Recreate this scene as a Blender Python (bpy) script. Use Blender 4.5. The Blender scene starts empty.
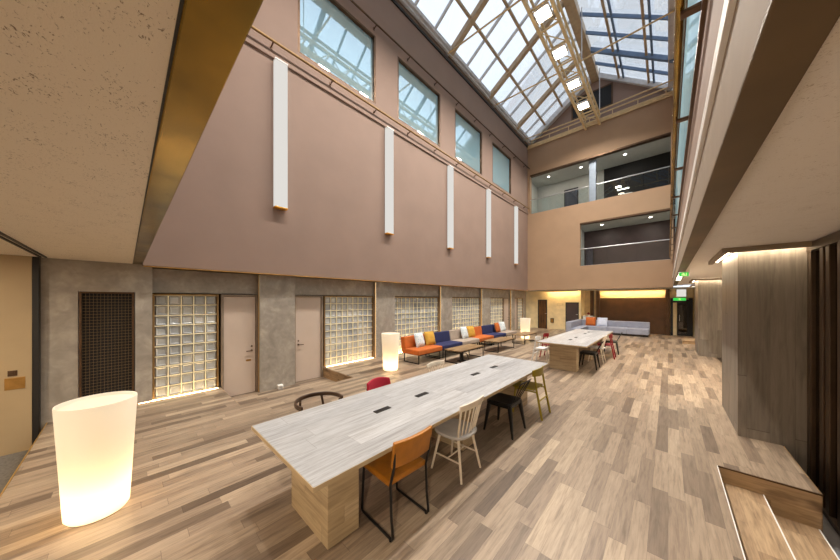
import bpy, math, random
from mathutils import Vector, Matrix
random.seed(7)
SC = bpy.context.scene
COL = SC.collection
PI = math.pi

# ------------------------------------------------------------------ materials
def lin(c):
    return tuple(((v/255.)/12.92 if v/255. <= .04045 else ((v/255.+.055)/1.055)**2.4) for v in c)
def rgba(c): return (*lin(c), 1.)

class NT:
    def __init__(s, name):
        s.m = bpy.data.materials.new(name); s.m.use_nodes = True
        s.t = s.m.node_tree; s.t.nodes.clear()
        s.out = s.t.nodes.new('ShaderNodeOutputMaterial')
    def n(s, kind, **kw):
        nd = s.t.nodes.new('ShaderNode'+kind)
        for k, v in kw.items():
            if k.startswith('i_'):
                nd.inputs[k[2:].replace('_', ' ')].default_value = v
            else: setattr(nd, k, v)
        return nd
    def l(s, a, b): s.t.links.new(a, b)
    def math(s, op, a, b=None):
        nd = s.n('Math', operation=op)
        for i, v in enumerate((a, b)):
            if v is None: continue
            if isinstance(v, (int, float)): nd.inputs[i].default_value = v
            else: s.l(v, nd.inputs[i])
        return nd.outputs[0]
    def ramp(s, fac, stops, interp='LINEAR'):
        r = s.n('ValToRGB'); r.color_ramp.interpolation = interp
        e = r.color_ramp.elements
        while len(e) < len(stops): e.new(.5)
        for el, (p, c) in zip(e, stops): el.position = p; el.color = rgba(c)
        s.l(fac, r.inputs[0]); return r.outputs[0]
    def mix(s, fac, a, b, blend='MIX'):
        nd = s.n('Mix', data_type='RGBA', blend_type=blend)
        for sock, v in ((nd.inputs[0], fac), (nd.inputs[6], a), (nd.inputs[7], b)):
            if isinstance(v, (int, float)): sock.default_value = v
            elif isinstance(v, tuple): sock.default_value = v
            else: s.l(v, sock)
        return nd.outputs[2]
    def finish(s, sh): s.l(sh, s.out.inputs[0]); return s.m

def plain(name, c, rough=.6, metal=0., var=.05, scale=6., bump=0., bscale=60., coat=0., sheen=0.):
    t = NT(name)
    p = t.n('BsdfPrincipled'); p.inputs['Roughness'].default_value = rough; p.inputs['Metallic'].default_value = metal
    co = t.n('TexCoord')
    nz = t.n('TexNoise', i_Scale=scale, i_Detail=4.)
    t.l(co.outputs['Object'], nz.inputs['Vector'])
    lo = tuple(max(0, v*(1-var)) for v in c); hi = tuple(min(255, v*(1+var)) for v in c)
    t.l(t.ramp(nz.outputs['Fac'], [(.3, lo), (.7, hi)]), p.inputs['Base Color'])
    if coat: p.inputs['Coat Weight'].default_value = coat
    if sheen: p.inputs['Sheen Weight'].default_value = sheen
    if bump:
        n2 = t.n('TexNoise', i_Scale=bscale, i_Detail=3.)
        t.l(co.outputs['Object'], n2.inputs['Vector'])
        b = t.n('Bump', i_Strength=bump, i_Distance=.01)
        t.l(n2.outputs['Fac'], b.inputs['Height']); t.l(b.outputs[0], p.inputs['Normal'])
    return t.finish(p.outputs[0])

def wood(name, cols, along, across, w=.18, ln=1.2, rough=.45, grain=.35, seam=.55, world=False, fine=24., knot=(2.2, 7., .9)):
    """planks: along / across are weights (x,y,z) of the object (or place) coordinates"""
    t = NT(name)
    src = t.n('NewGeometry').outputs['Position'] if world else t.n('TexCoord').outputs['Object']
    def dot(v):
        d = t.n('VectorMath', operation='DOT_PRODUCT'); d.inputs[1].default_value = v
        t.l(src, d.inputs[0]); return d.outputs['Value']
    u, v = dot(along), dot(across)
    vw = t.math('DIVIDE', v, w); row = t.math('FLOOR', vw); fv = t.math('FRACT', vw)
    wn = t.n('TexWhiteNoise', noise_dimensions='1D'); t.l(row, wn.inputs['W'])
    uu = t.math('ADD', t.math('DIVIDE', u, ln), t.math('MULTIPLY', wn.outputs['Value'], 7.3))
    col = t.math('FLOOR', uu); fu = t.math('FRACT', uu)
    cmb = t.n('CombineXYZ'); t.l(row, cmb.inputs[0]); t.l(col, cmb.inputs[1])
    w2 = t.n('TexWhiteNoise', noise_dimensions='2D'); t.l(cmb.outputs[0], w2.inputs['Vector'])
    rnd = w2.outputs['Value']
    n = len(cols); tone = t.ramp(rnd, [(i/(n-1), c) for i, c in enumerate(cols)])
    gv = t.n('CombineXYZ')
    t.l(t.math('ADD', t.math('MULTIPLY', u, fine*.07), t.math('MULTIPLY', rnd, 37.)), gv.inputs[0])
    t.l(t.math('MULTIPLY', v, fine), gv.inputs[1]); t.l(t.math('MULTIPLY', rnd, 11.), gv.inputs[2])
    g = t.n('TexNoise', i_Scale=1., i_Detail=6., i_Roughness=.65, i_Distortion=.6); t.l(gv.outputs[0], g.inputs['Vector'])
    gr = t.ramp(g.outputs['Fac'], [(.3, (120, 110, 102)), (.5, (210, 208, 205)), (.72, (255, 255, 255))])
    c1 = t.mix(grain, tone, gr, 'MULTIPLY')
    kv = t.n('CombineXYZ')
    t.l(t.math('ADD', t.math('MULTIPLY', u, knot[0]), t.math('MULTIPLY', rnd, 91.)), kv.inputs[0])
    t.l(t.math('MULTIPLY', v, knot[1]), kv.inputs[1]); t.l(t.math('MULTIPLY', rnd, 31.), kv.inputs[2])
    k = t.n('TexNoise', i_Scale=1., i_Detail=3.); t.l(kv.outputs[0], k.inputs['Vector'])
    kr = t.ramp(k.outputs['Fac'], [(.28, (120, 102, 90)), (.48, (255, 255, 255))])
    c2 = t.mix(knot[2], c1, kr, 'MULTIPLY')
    e1 = t.math('LESS_THAN', fv, .014); e2 = t.math('LESS_THAN', fu, .0035)
    edge = t.math('MULTIPLY', t.math('MAXIMUM', e1, e2), seam)
    c3 = t.mix(edge, c2, rgba((60, 45, 34)))
    p = t.n('BsdfPrincipled'); p.inputs['Roughness'].default_value = rough
    t.l(c3, p.inputs['Base Color'])
    b = t.n('Bump', i_Strength=.08, i_Distance=.004); t.l(g.outputs['Fac'], b.inputs['Height']); t.l(b.outputs[0], p.inputs['Normal'])
    return t.finish(p.outputs[0])

def emit(name, c, s):
    t = NT(name); e = t.n('Emission'); e.inputs[0].default_value = (*c, 1.); e.inputs[1].default_value = s
    return t.finish(e.outputs[0])

def glass(name, tint=(.95, .98, 1.), refl=.08, rough=.0):
    t = NT(name)
    a = t.n('BsdfTransparent'); a.inputs[0].default_value = (*tint, 1.)
    g = t.n('BsdfGlossy'); g.inputs['Roughness'].default_value = rough
    m = t.n('MixShader')
    lw = t.n('LayerWeight', i_Blend=.25)
    t.l(t.math('ADD', t.math('MULTIPLY', lw.outputs['Fresnel'], .5), refl*.6), m.inputs[0])
    t.l(a.outputs[0], m.inputs[1]); t.l(g.outputs[0], m.inputs[2])
    return t.finish(m.outputs[0])

def concrete(name, c1, c2, c3):
    t = NT(name); p = t.n('BsdfPrincipled'); p.inputs['Roughness'].default_value = .55
    pos = t.n('NewGeometry').outputs['Position']
    a = t.n('TexNoise', i_Scale=1.6, i_Detail=8., i_Roughness=.62, i_Distortion=1.2); t.l(pos, a.inputs['Vector'])
    b = t.n('TexNoise', i_Scale=7., i_Detail=5., i_Distortion=.8); t.l(pos, b.inputs['Vector'])
    f = t.math('ADD', t.math('MULTIPLY', a.outputs['Fac'], .65), t.math('MULTIPLY', b.outputs['Fac'], .35))
    t.l(t.ramp(f, [(.36, c1), (.5, c2), (.64, c3)]), p.inputs['Base Color'])
    return t.finish(p.outputs[0])

def acoustic(name, base, dark):
    t = NT(name); p = t.n('BsdfPrincipled'); p.inputs['Roughness'].default_value = .9
    pos = t.n('NewGeometry').outputs['Position']
    mp = t.n('Mapping'); mp.inputs['Scale'].default_value = (60, 105, 80); mp.inputs['Rotation'].default_value = (0, 0, .5); t.l(pos, mp.inputs[0])
    a = t.n('TexNoise', i_Scale=1., i_Detail=3., i_Roughness=.6, i_Distortion=1.4); t.l(mp.outputs[0], a.inputs['Vector'])
    b = t.n('TexNoise', i_Scale=7., i_Detail=2.); t.l(pos, b.inputs['Vector'])
    f = t.math('SUBTRACT', a.outputs['Fac'], t.math('MULTIPLY', b.outputs['Fac'], .28))
    t.l(t.ramp(f, [(.47, base), (.55, dark)]), p.inputs['Base Color'])
    bp = t.n('Bump', i_Strength=.3, i_Distance=.01); t.l(f, bp.inputs['Height']); bp.invert = True; t.l(bp.outputs[0], p.inputs['Normal'])
    return t.finish(p.outputs[0])

M = {}
M['floor'] = wood('oak_plank_floor', [(108, 91, 76), (145, 126, 107), (172, 152, 130), (155, 135, 115), (192, 171, 146), (118, 101, 85)], (0, 1, 0), (1, 0, 0), .118, .95, .42, .5, .5, world=True, fine=55., knot=(2.6, 24., .42))
M['step_wood'] = wood('oak_stair_wood', [(172, 142, 110), (198, 168, 132), (184, 154, 120), (208, 180, 144)], (0, 1, 0), (1, 0, 1), .125, 1.1, .42, .55, .4, world=True, fine=50., knot=(3., 20., .5))
M['riser_wood'] = wood('oak_riser_wood', [(168, 138, 100), (190, 158, 118), (178, 146, 108)], (1, 1, 0), (0, 0, 1), .2, 2.2, .5, .6, .0, world=True)
M['table_top'] = wood('whitewashed_planks', [(174, 175, 178), (192, 193, 195), (182, 183, 186), (202, 203, 205)], (0, 1, 0), (1, 0, 0), .2, 1.6, .38, .5, .25, fine=60., knot=(.9, 22., .32))
M['table_body'] = wood('tan_plank_laminate', [(176, 154, 122), (198, 175, 140), (186, 164, 130), (206, 184, 150)], (1, 1, 0), (0, 0, 1), .13, 1.4, .5, .5, .35, fine=40., knot=(1.2, 12., .4))
M['table_edge'] = plain('tan_edge_band', (180, 158, 124), .5)
M['col_wood'] = wood('grey_vertical_planks', [(126, 117, 106), (146, 137, 125), (134, 125, 114), (158, 148, 135)], (0, 0, 1), (1, 1, 0), .2, 2.8, .5, .45, .45, world=True, fine=22., knot=(1.6, 7., .35))
M['coffee_top'] = wood('coffee_table_oak', [(150, 118, 80), (170, 138, 98), (138, 108, 74)], (0, 1, 0), (1, 0, 0), .12, 1.4, .45, .5, .35)
M['door_wood'] = wood('brown_door_wood', [(104, 66, 30), (122, 80, 38), (112, 72, 34)], (0, 0, 1), (1, 1, 0), .12, 3., .45, .6, .3, world=True)
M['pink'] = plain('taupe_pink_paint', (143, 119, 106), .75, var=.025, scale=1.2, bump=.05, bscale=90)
M['far_paint'] = plain('tan_paint', (164, 134, 106), .75, var=.025, scale=1.2, bump=.05, bscale=90)
M['parapet'] = plain('parapet_paint', (152, 130, 116), .7, var=.03, scale=2.)
M['beige'] = plain('beige_fascia', (158, 142, 124), .7, var=.02)
M['gallery_white'] = plain('gallery_grey_white_paint', (184, 186, 182), .7, var=.02)
M['white'] = plain('white_trim_paint', (236, 234, 230), .5, var=.01)
M['offwhite'] = plain('off_white_paint', (214, 206, 190), .7, var=.02)
M['cream'] = plain('cream_wall_panel', (174, 152, 118), .6, var=.02, scale=2)
M['gold_wall'] = plain('pale_gold_wall', (238, 216, 168), .55, var=.05, scale=3)
M['brown_panel'] = plain('dark_brown_panel', (84, 56, 30), .45, var=.1, scale=3)
M['dark_panel'] = plain('dark_plum_panel', (70, 56, 56), .5, var=.1, scale=2)
M['concrete'] = concrete('mottled_concrete', (140, 132, 122), (156, 147, 136), (178, 168, 156))
M['door_paint'] = plain('greige_door_paint', (196, 178, 164), .5, var=.02, scale=2)
M['door_frame'] = plain('grey_bronze_door_frame', (142, 126, 110), .45, .2)
M['grey_carpet'] = plain('grey_carpet', (112, 108, 102), .95, var=.12, scale=40)
M['lower_grey'] = plain('pale_grey_lower_floor', (168, 170, 176), .6, var=.05, scale=5)
M['ceil'] = acoustic('fissured_ceiling_board', (222, 210, 192), (130, 112, 92))
M['ceil_r'] = acoustic('fissured_ceiling_board_pale', (240, 233, 224), (198, 186, 172))
M['brass'] = plain('brushed_brass', (148, 122, 60), .22, 1., var=.2, scale=3.)
M['brass_dull'] = plain('dull_brass', (190, 146, 84), .42, 1., var=.08)
M['rail_brass'] = plain('aged_brass_rail', (150, 120, 78), .5, .6, var=.08)
M['gold_trim'] = plain('gold_metal_trim', (206, 166, 96), .4, .7, var=.08)
M['bronze'] = plain('dark_bronze', (92, 70, 52), .4, .7, var=.12, scale=3)
M['bronze_soffit'] = plain('bronze_soffit_strip', (108, 90, 66), .5, .4, var=.12, scale=1.5)
M['bronze_frame'] = plain('bronze_frame', (78, 62, 46), .42, .4, var=.1, scale=3)
M['black_metal'] = plain('black_powder_coat', (26, 25, 26), .42, .3, var=.1)
M['black_frame'] = plain('black_frame_paint', (30, 26, 24), .5)
M['post_steel'] = plain('blue_grey_steel', (128, 138, 150), .4, .6, var=.05)
M['steel'] = plain('satin_steel', (190, 192, 196), .3, .9, var=.04)
M['white_metal'] = plain('white_powder_coat', (228, 226, 224), .45, var=.02)
M['lt_rafter'] = plain('tan_rafter_paint', (178, 154, 124), .55, var=.06)
M['grey_bar'] = plain('grey_glazing_bar', (200, 198, 198), .5, .1, var=.05)
M['blue_bar'] = plain('slate_blue_glazing_bar', (104, 126, 156), .5, .2, var=.05)
M['truss'] = plain('pale_gold_truss_paint', (212, 184, 138), .5, var=.05)
M['leather'] = plain('cognac_leather', (170, 108, 26), .42, var=.09, scale=9, bump=.12, bscale=120)
M['olive'] = plain('mustard_olive_paint', (150, 132, 26), .45, var=.05)
M['red'] = plain('crimson_paint', (146, 22, 34), .45, var=.06)
M['red_fabric'] = plain('crimson_fabric', (176, 34, 58), .85, var=.06, bump=.1, bscale=200)
M['pale_wood'] = plain('whitewashed_beech', (232, 220, 202), .5, var=.05, scale=10)
M['pale_seat'] = plain('pale_grey_seat', (200, 196, 194), .5, var=.04, scale=8)
M['dark_wood'] = plain('dark_walnut', (66, 48, 36), .4, var=.15, scale=9)
M['grey_metal'] = plain('dark_green_grey_metal', (62, 64, 58), .45, .3, var=.1)
M['orange'] = plain('orange_fabric', (186, 96, 34), .85, var=.05, bump=.1, bscale=220)
M['navy'] = plain('navy_fabric', (32, 37, 80), .85, var=.07, bump=.1, bscale=220)
M['beige_fabric'] = plain('warm_grey_fabric', (164, 148, 134), .9, var=.05, bump=.1, bscale=220)
M['mustard'] = plain('mustard_fabric', (196, 150, 56), .85, var=.06, bump=.1, bscale=220)
M['sofa_grey'] = plain('blue_grey_upholstery', (152, 156, 172), .85, var=.04, bump=.08, bscale=200)
M['pale_blue'] = plain('pale_blue_fabric', (206, 212, 230), .85, var=.04)
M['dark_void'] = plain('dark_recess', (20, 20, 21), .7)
M['navy_door'] = plain('slate_blue_door', (62, 66, 82), .5)
M['grille'] = plain('bronze_grille_bar', (128, 106, 78), .45, .4)
M['mortar'] = plain('gold_mortar_grid', (246, 234, 202), .5, .0, var=.05)
def patterned(name):
    t = NT(name); p = t.n('BsdfPrincipled'); p.inputs['Roughness'].default_value = .85
    v = t.n('TexVoronoi', i_Scale=16.); t.l(t.n('TexCoord').outputs['Object'], v.inputs['Vector'])
    t.l(t.ramp(v.outputs['Distance'], [(.3, (176, 192, 202)), (.42, (214, 218, 220))]), p.inputs['Base Color'])
    return t.finish(p.outputs[0])
M['pattern'] = patterned('white_patterned_fabric')
def blockmat():
    t = NT('glass_block'); p = t.n('BsdfPrincipled'); p.inputs['Roughness'].default_value = .12
    pos = t.n('NewGeometry').outputs['Position']
    n = t.n('TexNoise', i_Scale=2.2, i_Detail=2.); t.l(pos, n.inputs['Vector'])
    t.l(t.ramp(n.outputs['Fac'], [(.35, (158, 162, 164)), (.65, (196, 195, 190))]), p.inputs['Base Color'])
    p.inputs['Coat Weight'].default_value = .6
    n2 = t.n('TexNoise', i_Scale=24., i_Detail=1.); t.l(pos, n2.inputs['Vector'])
    b = t.n('Bump', i_Strength=.25, i_Distance=.01); t.l(n2.outputs['Fac'], b.inputs['Height']); t.l(b.outputs[0], p.inputs['Normal'])
    return t.finish(p.outputs[0])
M['block'] = blockmat()
M['glass'] = glass('clear_glass', (.93, .97, .97), .08)
M['roof_glass'] = glass('skylight_glass', (.97, .985, 1.), .04)
M['dark_glass'] = glass('smoked_glass', (.45, .42, .38), .15)
def clerestory():
    t = NT('blue_clerestory_glass')
    d = t.n('BsdfDiffuse'); d.inputs[0].default_value = rgba((150, 184, 196))
    g = t.n('BsdfGlossy'); g.inputs['Roughness'].default_value = .01; g.inputs[0].default_value = (.8, .93, 1., 1.)
    m = t.n('MixShader'); m.inputs[0].default_value = .5
    t.l(d.outputs[0], m.inputs[1]); t.l(g.outputs[0], m.inputs[2])
    return t.finish(m.outputs[0])
M['clerestory'] = clerestory()
def lampshell(name, c, s):
    t = NT(name)
    tr = t.n('BsdfTranslucent'); tr.inputs[0].default_value = (.9, .86, .78, 1)
    d = t.n('BsdfDiffuse'); d.inputs[0].default_value = (.82, .8, .76, 1)
    m = t.n('MixShader'); m.inputs[0].default_value = .5
    t.l(tr.outputs[0], m.inputs[1]); t.l(d.outputs[0], m.inputs[2])
    e = t.n('Emission'); e.inputs[0].default_value = (*c, 1); e.inputs[1].default_value = s
    a = t.n('AddShader'); t.l(m.outputs[0], a.inputs[0]); t.l(e.outputs[0], a.inputs[1])
    return t.finish(a.outputs[0])
M['lamp_shell'] = lampshell('glowing_lamp_shell', (1., .88, .7), .06)
M['bar_light'] = emit('bar_light_diffuser', (1., .96, .9), .66)
M['led'] = emit('warm_led', (1., .7, .36), 15.)
M['cove'] = emit('warm_cove_led', (1., .72, .38), 40.)
M['led_soft'] = emit('warm_led_line', (1., .7, .36), 1.6)
M['led_dim'] = emit('dim_gold_led_line', (1., .7, .36), .35)
M['led_white'] = emit('warm_white_led', (1., .84, .62), 26.)
M['flood'] = emit('floodlight_face', (1., .88, .66), 14.)
M['downlight'] = emit('downlight_face', (1., .92, .8), 10.)
M['exit_green'] = emit('exit_green', (.04, .62, .08), 1.)
M['exit_white'] = emit('exit_pale', (.85, 1., .35), 1.)
M['amber'] = plain('amber_end_cap', (226, 160, 40), .4, .4)

# ------------------------------------------------------------------ mesh builder
class MB:
    def __init__(s): s.v = []; s.f = []
    def add(s, vs, fs, xf=None):
        o = len(s.v)
        s.v += [tuple(xf @ Vector(p)) if xf is not None else tuple(p) for p in vs]
        s.f += [tuple(i+o for i in f) for f in fs]; return s
    def box(s, x0, x1, y0, y1, z0, z1, xf=None):
        return s.add([(x0,y0,z0),(x1,y0,z0),(x1,y1,z0),(x0,y1,z0),(x0,y0,z1),(x1,y0,z1),(x1,y1,z1),(x0,y1,z1)],
                     [(0,3,2,1),(4,5,6,7),(0,1,5,4),(1,2,6,5),(2,3,7,6),(3,0,4,7)], xf)
    def prism(s, poly, z0, z1, xf=None):
        n = len(poly)
        return s.add([(x,y,z0) for x,y in poly]+[(x,y,z1) for x,y in poly],
                     [tuple(range(n))[::-1], tuple(range(n,2*n))]+[(i,(i+1)%n,(i+1)%n+n,i+n) for i in range(n)], xf)
    def lathe(s, prof, seg=32, xf=None, cap=True):
        n = len(prof); vs = []; fs = []
        for r, z in prof:
            for k in range(seg):
                a = 2*PI*k/seg; vs.append((r*math.cos(a), r*math.sin(a), z))
        for i in range(n-1):
            for k in range(seg):
                fs.append((i*seg+k, i*seg+(k+1)%seg, (i+1)*seg+(k+1)%seg, (i+1)*seg+k))
        if cap:
            fs.append(tuple(range(seg))[::-1]); fs.append(tuple((n-1)*seg+k for k in range(seg)))
        return s.add(vs, fs, xf)
    def tube(s, pts, r, seg=8, r1=None, closed=False):
        pts = [Vector(p) for p in pts]; n = len(pts)
        rr = [r]*n if r1 is None else [r+(r1-r)*i/(n-1) for i in range(n)]
        vs = []; up = None
        for i, p in enumerate(pts):
            if closed: d = (pts[(i+1)%n]-pts[i-1]).normalized()
            else: d = ((pts[i+1] if i < n-1 else p)-(pts[i-1] if i else p)).normalized()
            if up is None:
                up = Vector((0,0,1)) if abs(d.z) < .9 else Vector((1,0,0))
            a = d.cross(up)
            if a.length < 1e-5: a = d.cross(Vector((0,1,0)))
            a.normalize(); b = d.cross(a).normalized(); up = -b if False else a.cross(d).normalized()
            for k in range(seg):
                t = 2*PI*(k+.5)/seg; vs.append(tuple(p+(a*math.cos(t)+up*math.sin(t))*rr[i]))
        fs = []
        for i in range(n if closed else n-1):
            j = (i+1) % n
            for k in range(seg):
                fs.append((i*seg+k, i*seg+(k+1)%seg, j*seg+(k+1)%seg, j*seg+k))
        if not closed:
            fs.append(tuple(range(seg))[::-1]); fs.append(tuple((n-1)*seg+k for k in range(seg)))
        return s.add(vs, fs)
    def bar(s, a, b, w, h=None, up=(0,0,1)):
        """rectangular bar from a to b"""
        a, b = Vector(a), Vector(b); d = (b-a).normalized(); up = Vector(up)
        x = d.cross(up).normalized(); z = x.cross(d).normalized(); h = w if h is None else h
        vs = []
        for p in (a, b):
            for i, j in ((-1,-1),(1,-1),(1,1),(-1,1)): vs.append(tuple(p+x*(i*w/2)+z*(j*h/2)))
        return s.add(vs, [(0,1,2,3)[::-1],(4,5,6,7),(0,1,5,4),(1,2,6,5),(2,3,7,6),(3,0,4,7)])
    def grid(s, fn, nu, nv, closed_u=False):
        vs = [fn(i/(nu-1), j/(nv-1)) for j in range(nv) for i in range(nu)]
        return s.add(vs, [(j*nu+i, j*nu+i+1, (j+1)*nu+i+1, (j+1)*nu+i) for j in range(nv-1) for i in range(nu-1)])
    def build(s, name, mat, parent=None, bevel=0., smooth=True, seg=2, angle=40, loc=None, solid=0., sub=0):
        me = bpy.data.meshes.new(name); me.from_pydata(s.v, [], s.f); me.update()
        import bmesh
        bm = bmesh.new(); bm.from_mesh(me); bmesh.ops.recalc_face_normals(bm, faces=bm.faces); bm.to_mesh(me); bm.free()
        me.materials.append(M[mat] if isinstance(mat, str) else mat)
        if smooth:
            me.shade_smooth(); me.set_sharp_from_angle(angle=math.radians(angle))
        o = bpy.data.objects.new(name, me); COL.objects.link(o)
        if parent: o.parent = parent
        if loc: o.location = loc
        if solid:
            m = o.modifiers.new('thick', 'SOLIDIFY'); m.thickness = solid; m.offset = 0
        if bevel:
            m = o.modifiers.new('soft', 'BEVEL'); m.width = bevel; m.segments = seg; m.limit_method = 'ANGLE'; m.angle_limit = math.radians(35)
        if sub:
            m = o.modifiers.new('sub', 'SUBSURF'); m.levels = sub; m.render_levels = sub
        return o

def struct(o, label=None):
    o['kind'] = 'structure'
    if label: o['label'] = label
    return o
def tag(o, label, cat, group=None):
    o['label'] = label; o['category'] = cat
    if group: o['group'] = group
    return o
def thing(name, label, cat, loc=(0,0,0), rz=0., group=None):
    o = bpy.data.objects.new(name, None); COL.objects.link(o); o.empty_display_size = .1
    o.location = loc; o.rotation_euler = (0,0,rz)
    return tag(o, label, cat, group)
def dup(root, label, loc, rz=0., group=None):
    def cp(o, par):
        c = o.copy(); COL.objects.link(c)
        if par is not None: c.parent = par
        for ch in list(o.children): cp(ch, c)
        return c
    r = cp(root, None); r.location = loc; r.rotation_euler = (0,0,rz); r['label'] = label
    if group: r['group'] = group
    return r
def B(*a): return MB().box(*a)

# ------------------------------------------------------------------ camera
F = 270.; TH = math.atan2(248, F)
cam = bpy.data.cameras.new('camera'); co = bpy.data.objects.new('camera', cam); COL.objects.link(co)
cam.sensor_width = 36.; cam.sensor_fit = 'HORIZONTAL'; cam.lens = 36.*F/840.; cam.shift_y = 20/840.
cam.clip_start = .02
co.location = (0, 0, 1.9); co.rotation_euler = (PI/2, 0, TH)
SC.camera = co

# ------------------------------------------------------------------ setting: floors
fl = MB()
fl.box(-7.3, -5.68, -.82, 1.39, -.3, 0).box(-7.3, -5.68, 1.39, 3.78, -.5, -.27).box(-7.3, -5.68, 3.78, 20.2, -.3, 0)
fl.box(-5.68, .42, -.82, 20.2, -.3, 0).box(.42, 1.1, 4.6, 20.2, -.3, 0).box(1.1, 2.98, 7.3, 20.2, -.3, 0)
struct(fl.build('floor', 'floor', smooth=False))
struct(B(-7.5, 3.2, -4.2, -.83, -.6, -.32).build('floor', 'grey_carpet', smooth=False))
struct(B(.43, 3.2, -.82, 20.2, -.7, -.5).build('floor', 'lower_grey', smooth=False))
# risers inside the recess by the doors
struct(MB().box(-7.2, -5.68, 3.765, 3.779, -.27, -.012).box(-7.2, -5.68, 1.391, 1.405, -.27, -.012).box(-5.694, -5.681, 1.405, 3.765, -.27, -.012).build('trim_1', 'riser_wood', smooth=False))
struct(B(-7.2, .42, -.832, -.821, -.3, .003).build('trim_2', 'gold_trim', smooth=False))
# steps at the right
struct(B(.43, 1.1, 4.585, 4.599, -.5, -.012).build('trim_3', 'riser_wood', smooth=False))
struct(B(1.101, 1.112, 4.6, 5.78, -.5, .0).build('trim_4', 'riser_wood', smooth=False))
for nm, x0, x1, z, lb in (('stair_step', .421, .75, -.17, 'upper oak step going down beside the raised floor'), ('stair_step', .751, 1.09, -.34, 'lower oak step next to the pale grey floor')):
    st = thing(nm, lb, 'step', (0, 0, z)); 
    B(x0, x1, -.8, 4.58, -.16, 0).build('tread', 'step_wood', st, smooth=False)
    nz = B(x1-.008, x1+.003, -.8, 4.58, -.02, .002).build('nosing', 'white', st, bevel=.002); nz['label'] = 'white nosing strip'
struct(B(.412, .4205, -.8, 4.6, -.02, .002).build('trim_5', 'white', bevel=.002))
struct(B(.41, 1.112, 4.585, 4.602, -.015, .002).build('trim_6', 'bronze', bevel=.002))

# ------------------------------------------------------------------ setting: left wall
WX = -6.85
wins = [(2.92, 5.38), (6.32, 8.69), (9.71, 12.06), (13.13, 15.45)]
WB, WT = 8.14, 10.3
wl = MB().box(-7.5, WX, .2, 18.2, 2.52, WB).box(-7.5, WX, .2, 18.2, WT, 12.35)
edges = [.2]+[e for w in wins for e in w]+[18.2]
for a, b in zip(edges[0::2], edges[1::2]): wl.box(-7.5, WX, a, b, WB, WT)
struct(wl.build('wall_left', 'pink', smooth=False))
for i, (a, b) in enumerate(wins):
    fr = MB().box(WX-.12, WX-.005, a, a+.06, WB, WT).box(WX-.12, WX-.005, b-.06, b, WB, WT).box(WX-.12, WX-.005, a+.06, b-.06, WB, WB+.04).box(WX-.12, WX-.005, a+.06, b-.06, WT-.06, WT)
    w = struct(fr.build('window_%d' % (i+1), 'bronze', bevel=.006))
    B(WX-.115, WX-.10, a+.03, b-.03, WB+.02, WT-.03).build('pane', 'clerestory', w, smooth=False)
struct(B(WX, WX+.012, .21, 17.99, 2.49, 2.51).build('trim_7', 'brass_dull', bevel=.004))
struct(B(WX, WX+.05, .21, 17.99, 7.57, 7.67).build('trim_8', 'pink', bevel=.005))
struct(MB().box(WX, WX+.05, .21, 17.99, 11.95, 12.05).build('trim_9', 'black_frame', bevel=.005))
# concrete lower wall, with pillars
cw = MB().box(-7.6, -7.22, .33, 18.7, 2.04, 2.5)
cw.box(-7.6, -7.08, -.885, -.53, -.3, 2.55).box(-7.6, -7.08, -.53, .11, -.3, .12).box(-7.6, -7.08, .11, .33, -.3, 2.55).box(-7.6, -7.08, -.53, .11, 2.04, 2.55)
PIL = [(2.13, 2.94), (5.55, 6.38), (9.0, 9.8), (12.42, 13.3), (15.92, 16.45)]
for a, b in PIL: cw.box(-7.6, -7.06, a, b, -.3, 2.5)
cw.box(-7.6, -7.22, 18., 18.7, -.3, 2.04)
struct(cw.build('wall_left', 'concrete', smooth=False))
struct(B(-7.9, -7.62, -4.2, 18.7, -.5, 3.).build('wall_left', 'dark_void', smooth=False))
# cream panel wall toward the corner behind
struct(B(-7.5, -6.98, -4.2, -.95, -.32, 2.55).build('wall_left', 'cream', smooth=False))
struct(B(-7.3, -6.98, -.949, -.886, -.32, 2.55).build('trim_11', 'black_frame', bevel=.006))
struct(MB().box(-6.9, .3, -.87, -.855, 2.53, 2.55).box(-6.9, .3, -.82, -.805, 2.53, 2.55).build('trim_12', 'black_frame', smooth=False))

def switch(name, label, y, z, w, h, mat='bronze'):
    t = thing(name, label, 'switch plate', (-6.98, y, z))
    B(0, .008, -w/2, w/2, -h/2, h/2).build('plate', mat, t, bevel=.003)
    B(.0085, .014, -w/4, w/4, -h/4, h/4).build('button', mat, t, bevel=.002)
switch('wall_switch', 'small bronze switch on the cream wall, the upper of two plates', -1.11, .84, .08, .08)
switch('wall_plate', 'wide bronze plate on the cream wall below the small switch', -1.09, .69, .17, .17, 'brass_dull')

# black grille
gr = thing('ventilation_grille', 'black lattice grille set in the concrete wall behind the nearest lamp', 'grille', (-7.08, -.21, .12))
MB().box(-.03, .012, -.31, -.28, 0, 1.92).box(-.03, .012, .28, .31, 0, 1.92).box(-.03, .012, -.28, .28, 1.89, 1.92).box(-.03, .012, -.28, .28, 0, .03).build('frame', 'bronze', gr, bevel=.003)
g = MB()
for k in range(1, 14): g.box(-.003, -.0005, -.28+k*.04-.0016, -.28+k*.04+.0016, .03, 1.89)
for k in range(1, 37): g.box(0, .003, -.28, .28, .03+k*.0503-.002, .03+k*.0503+.002)
g.build('lattice', 'grille', gr, smooth=False)
B(-.2, -.19, -.3, .3, .02, 1.9).build('back_panel', 'dark_void', gr, smooth=False)

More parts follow.
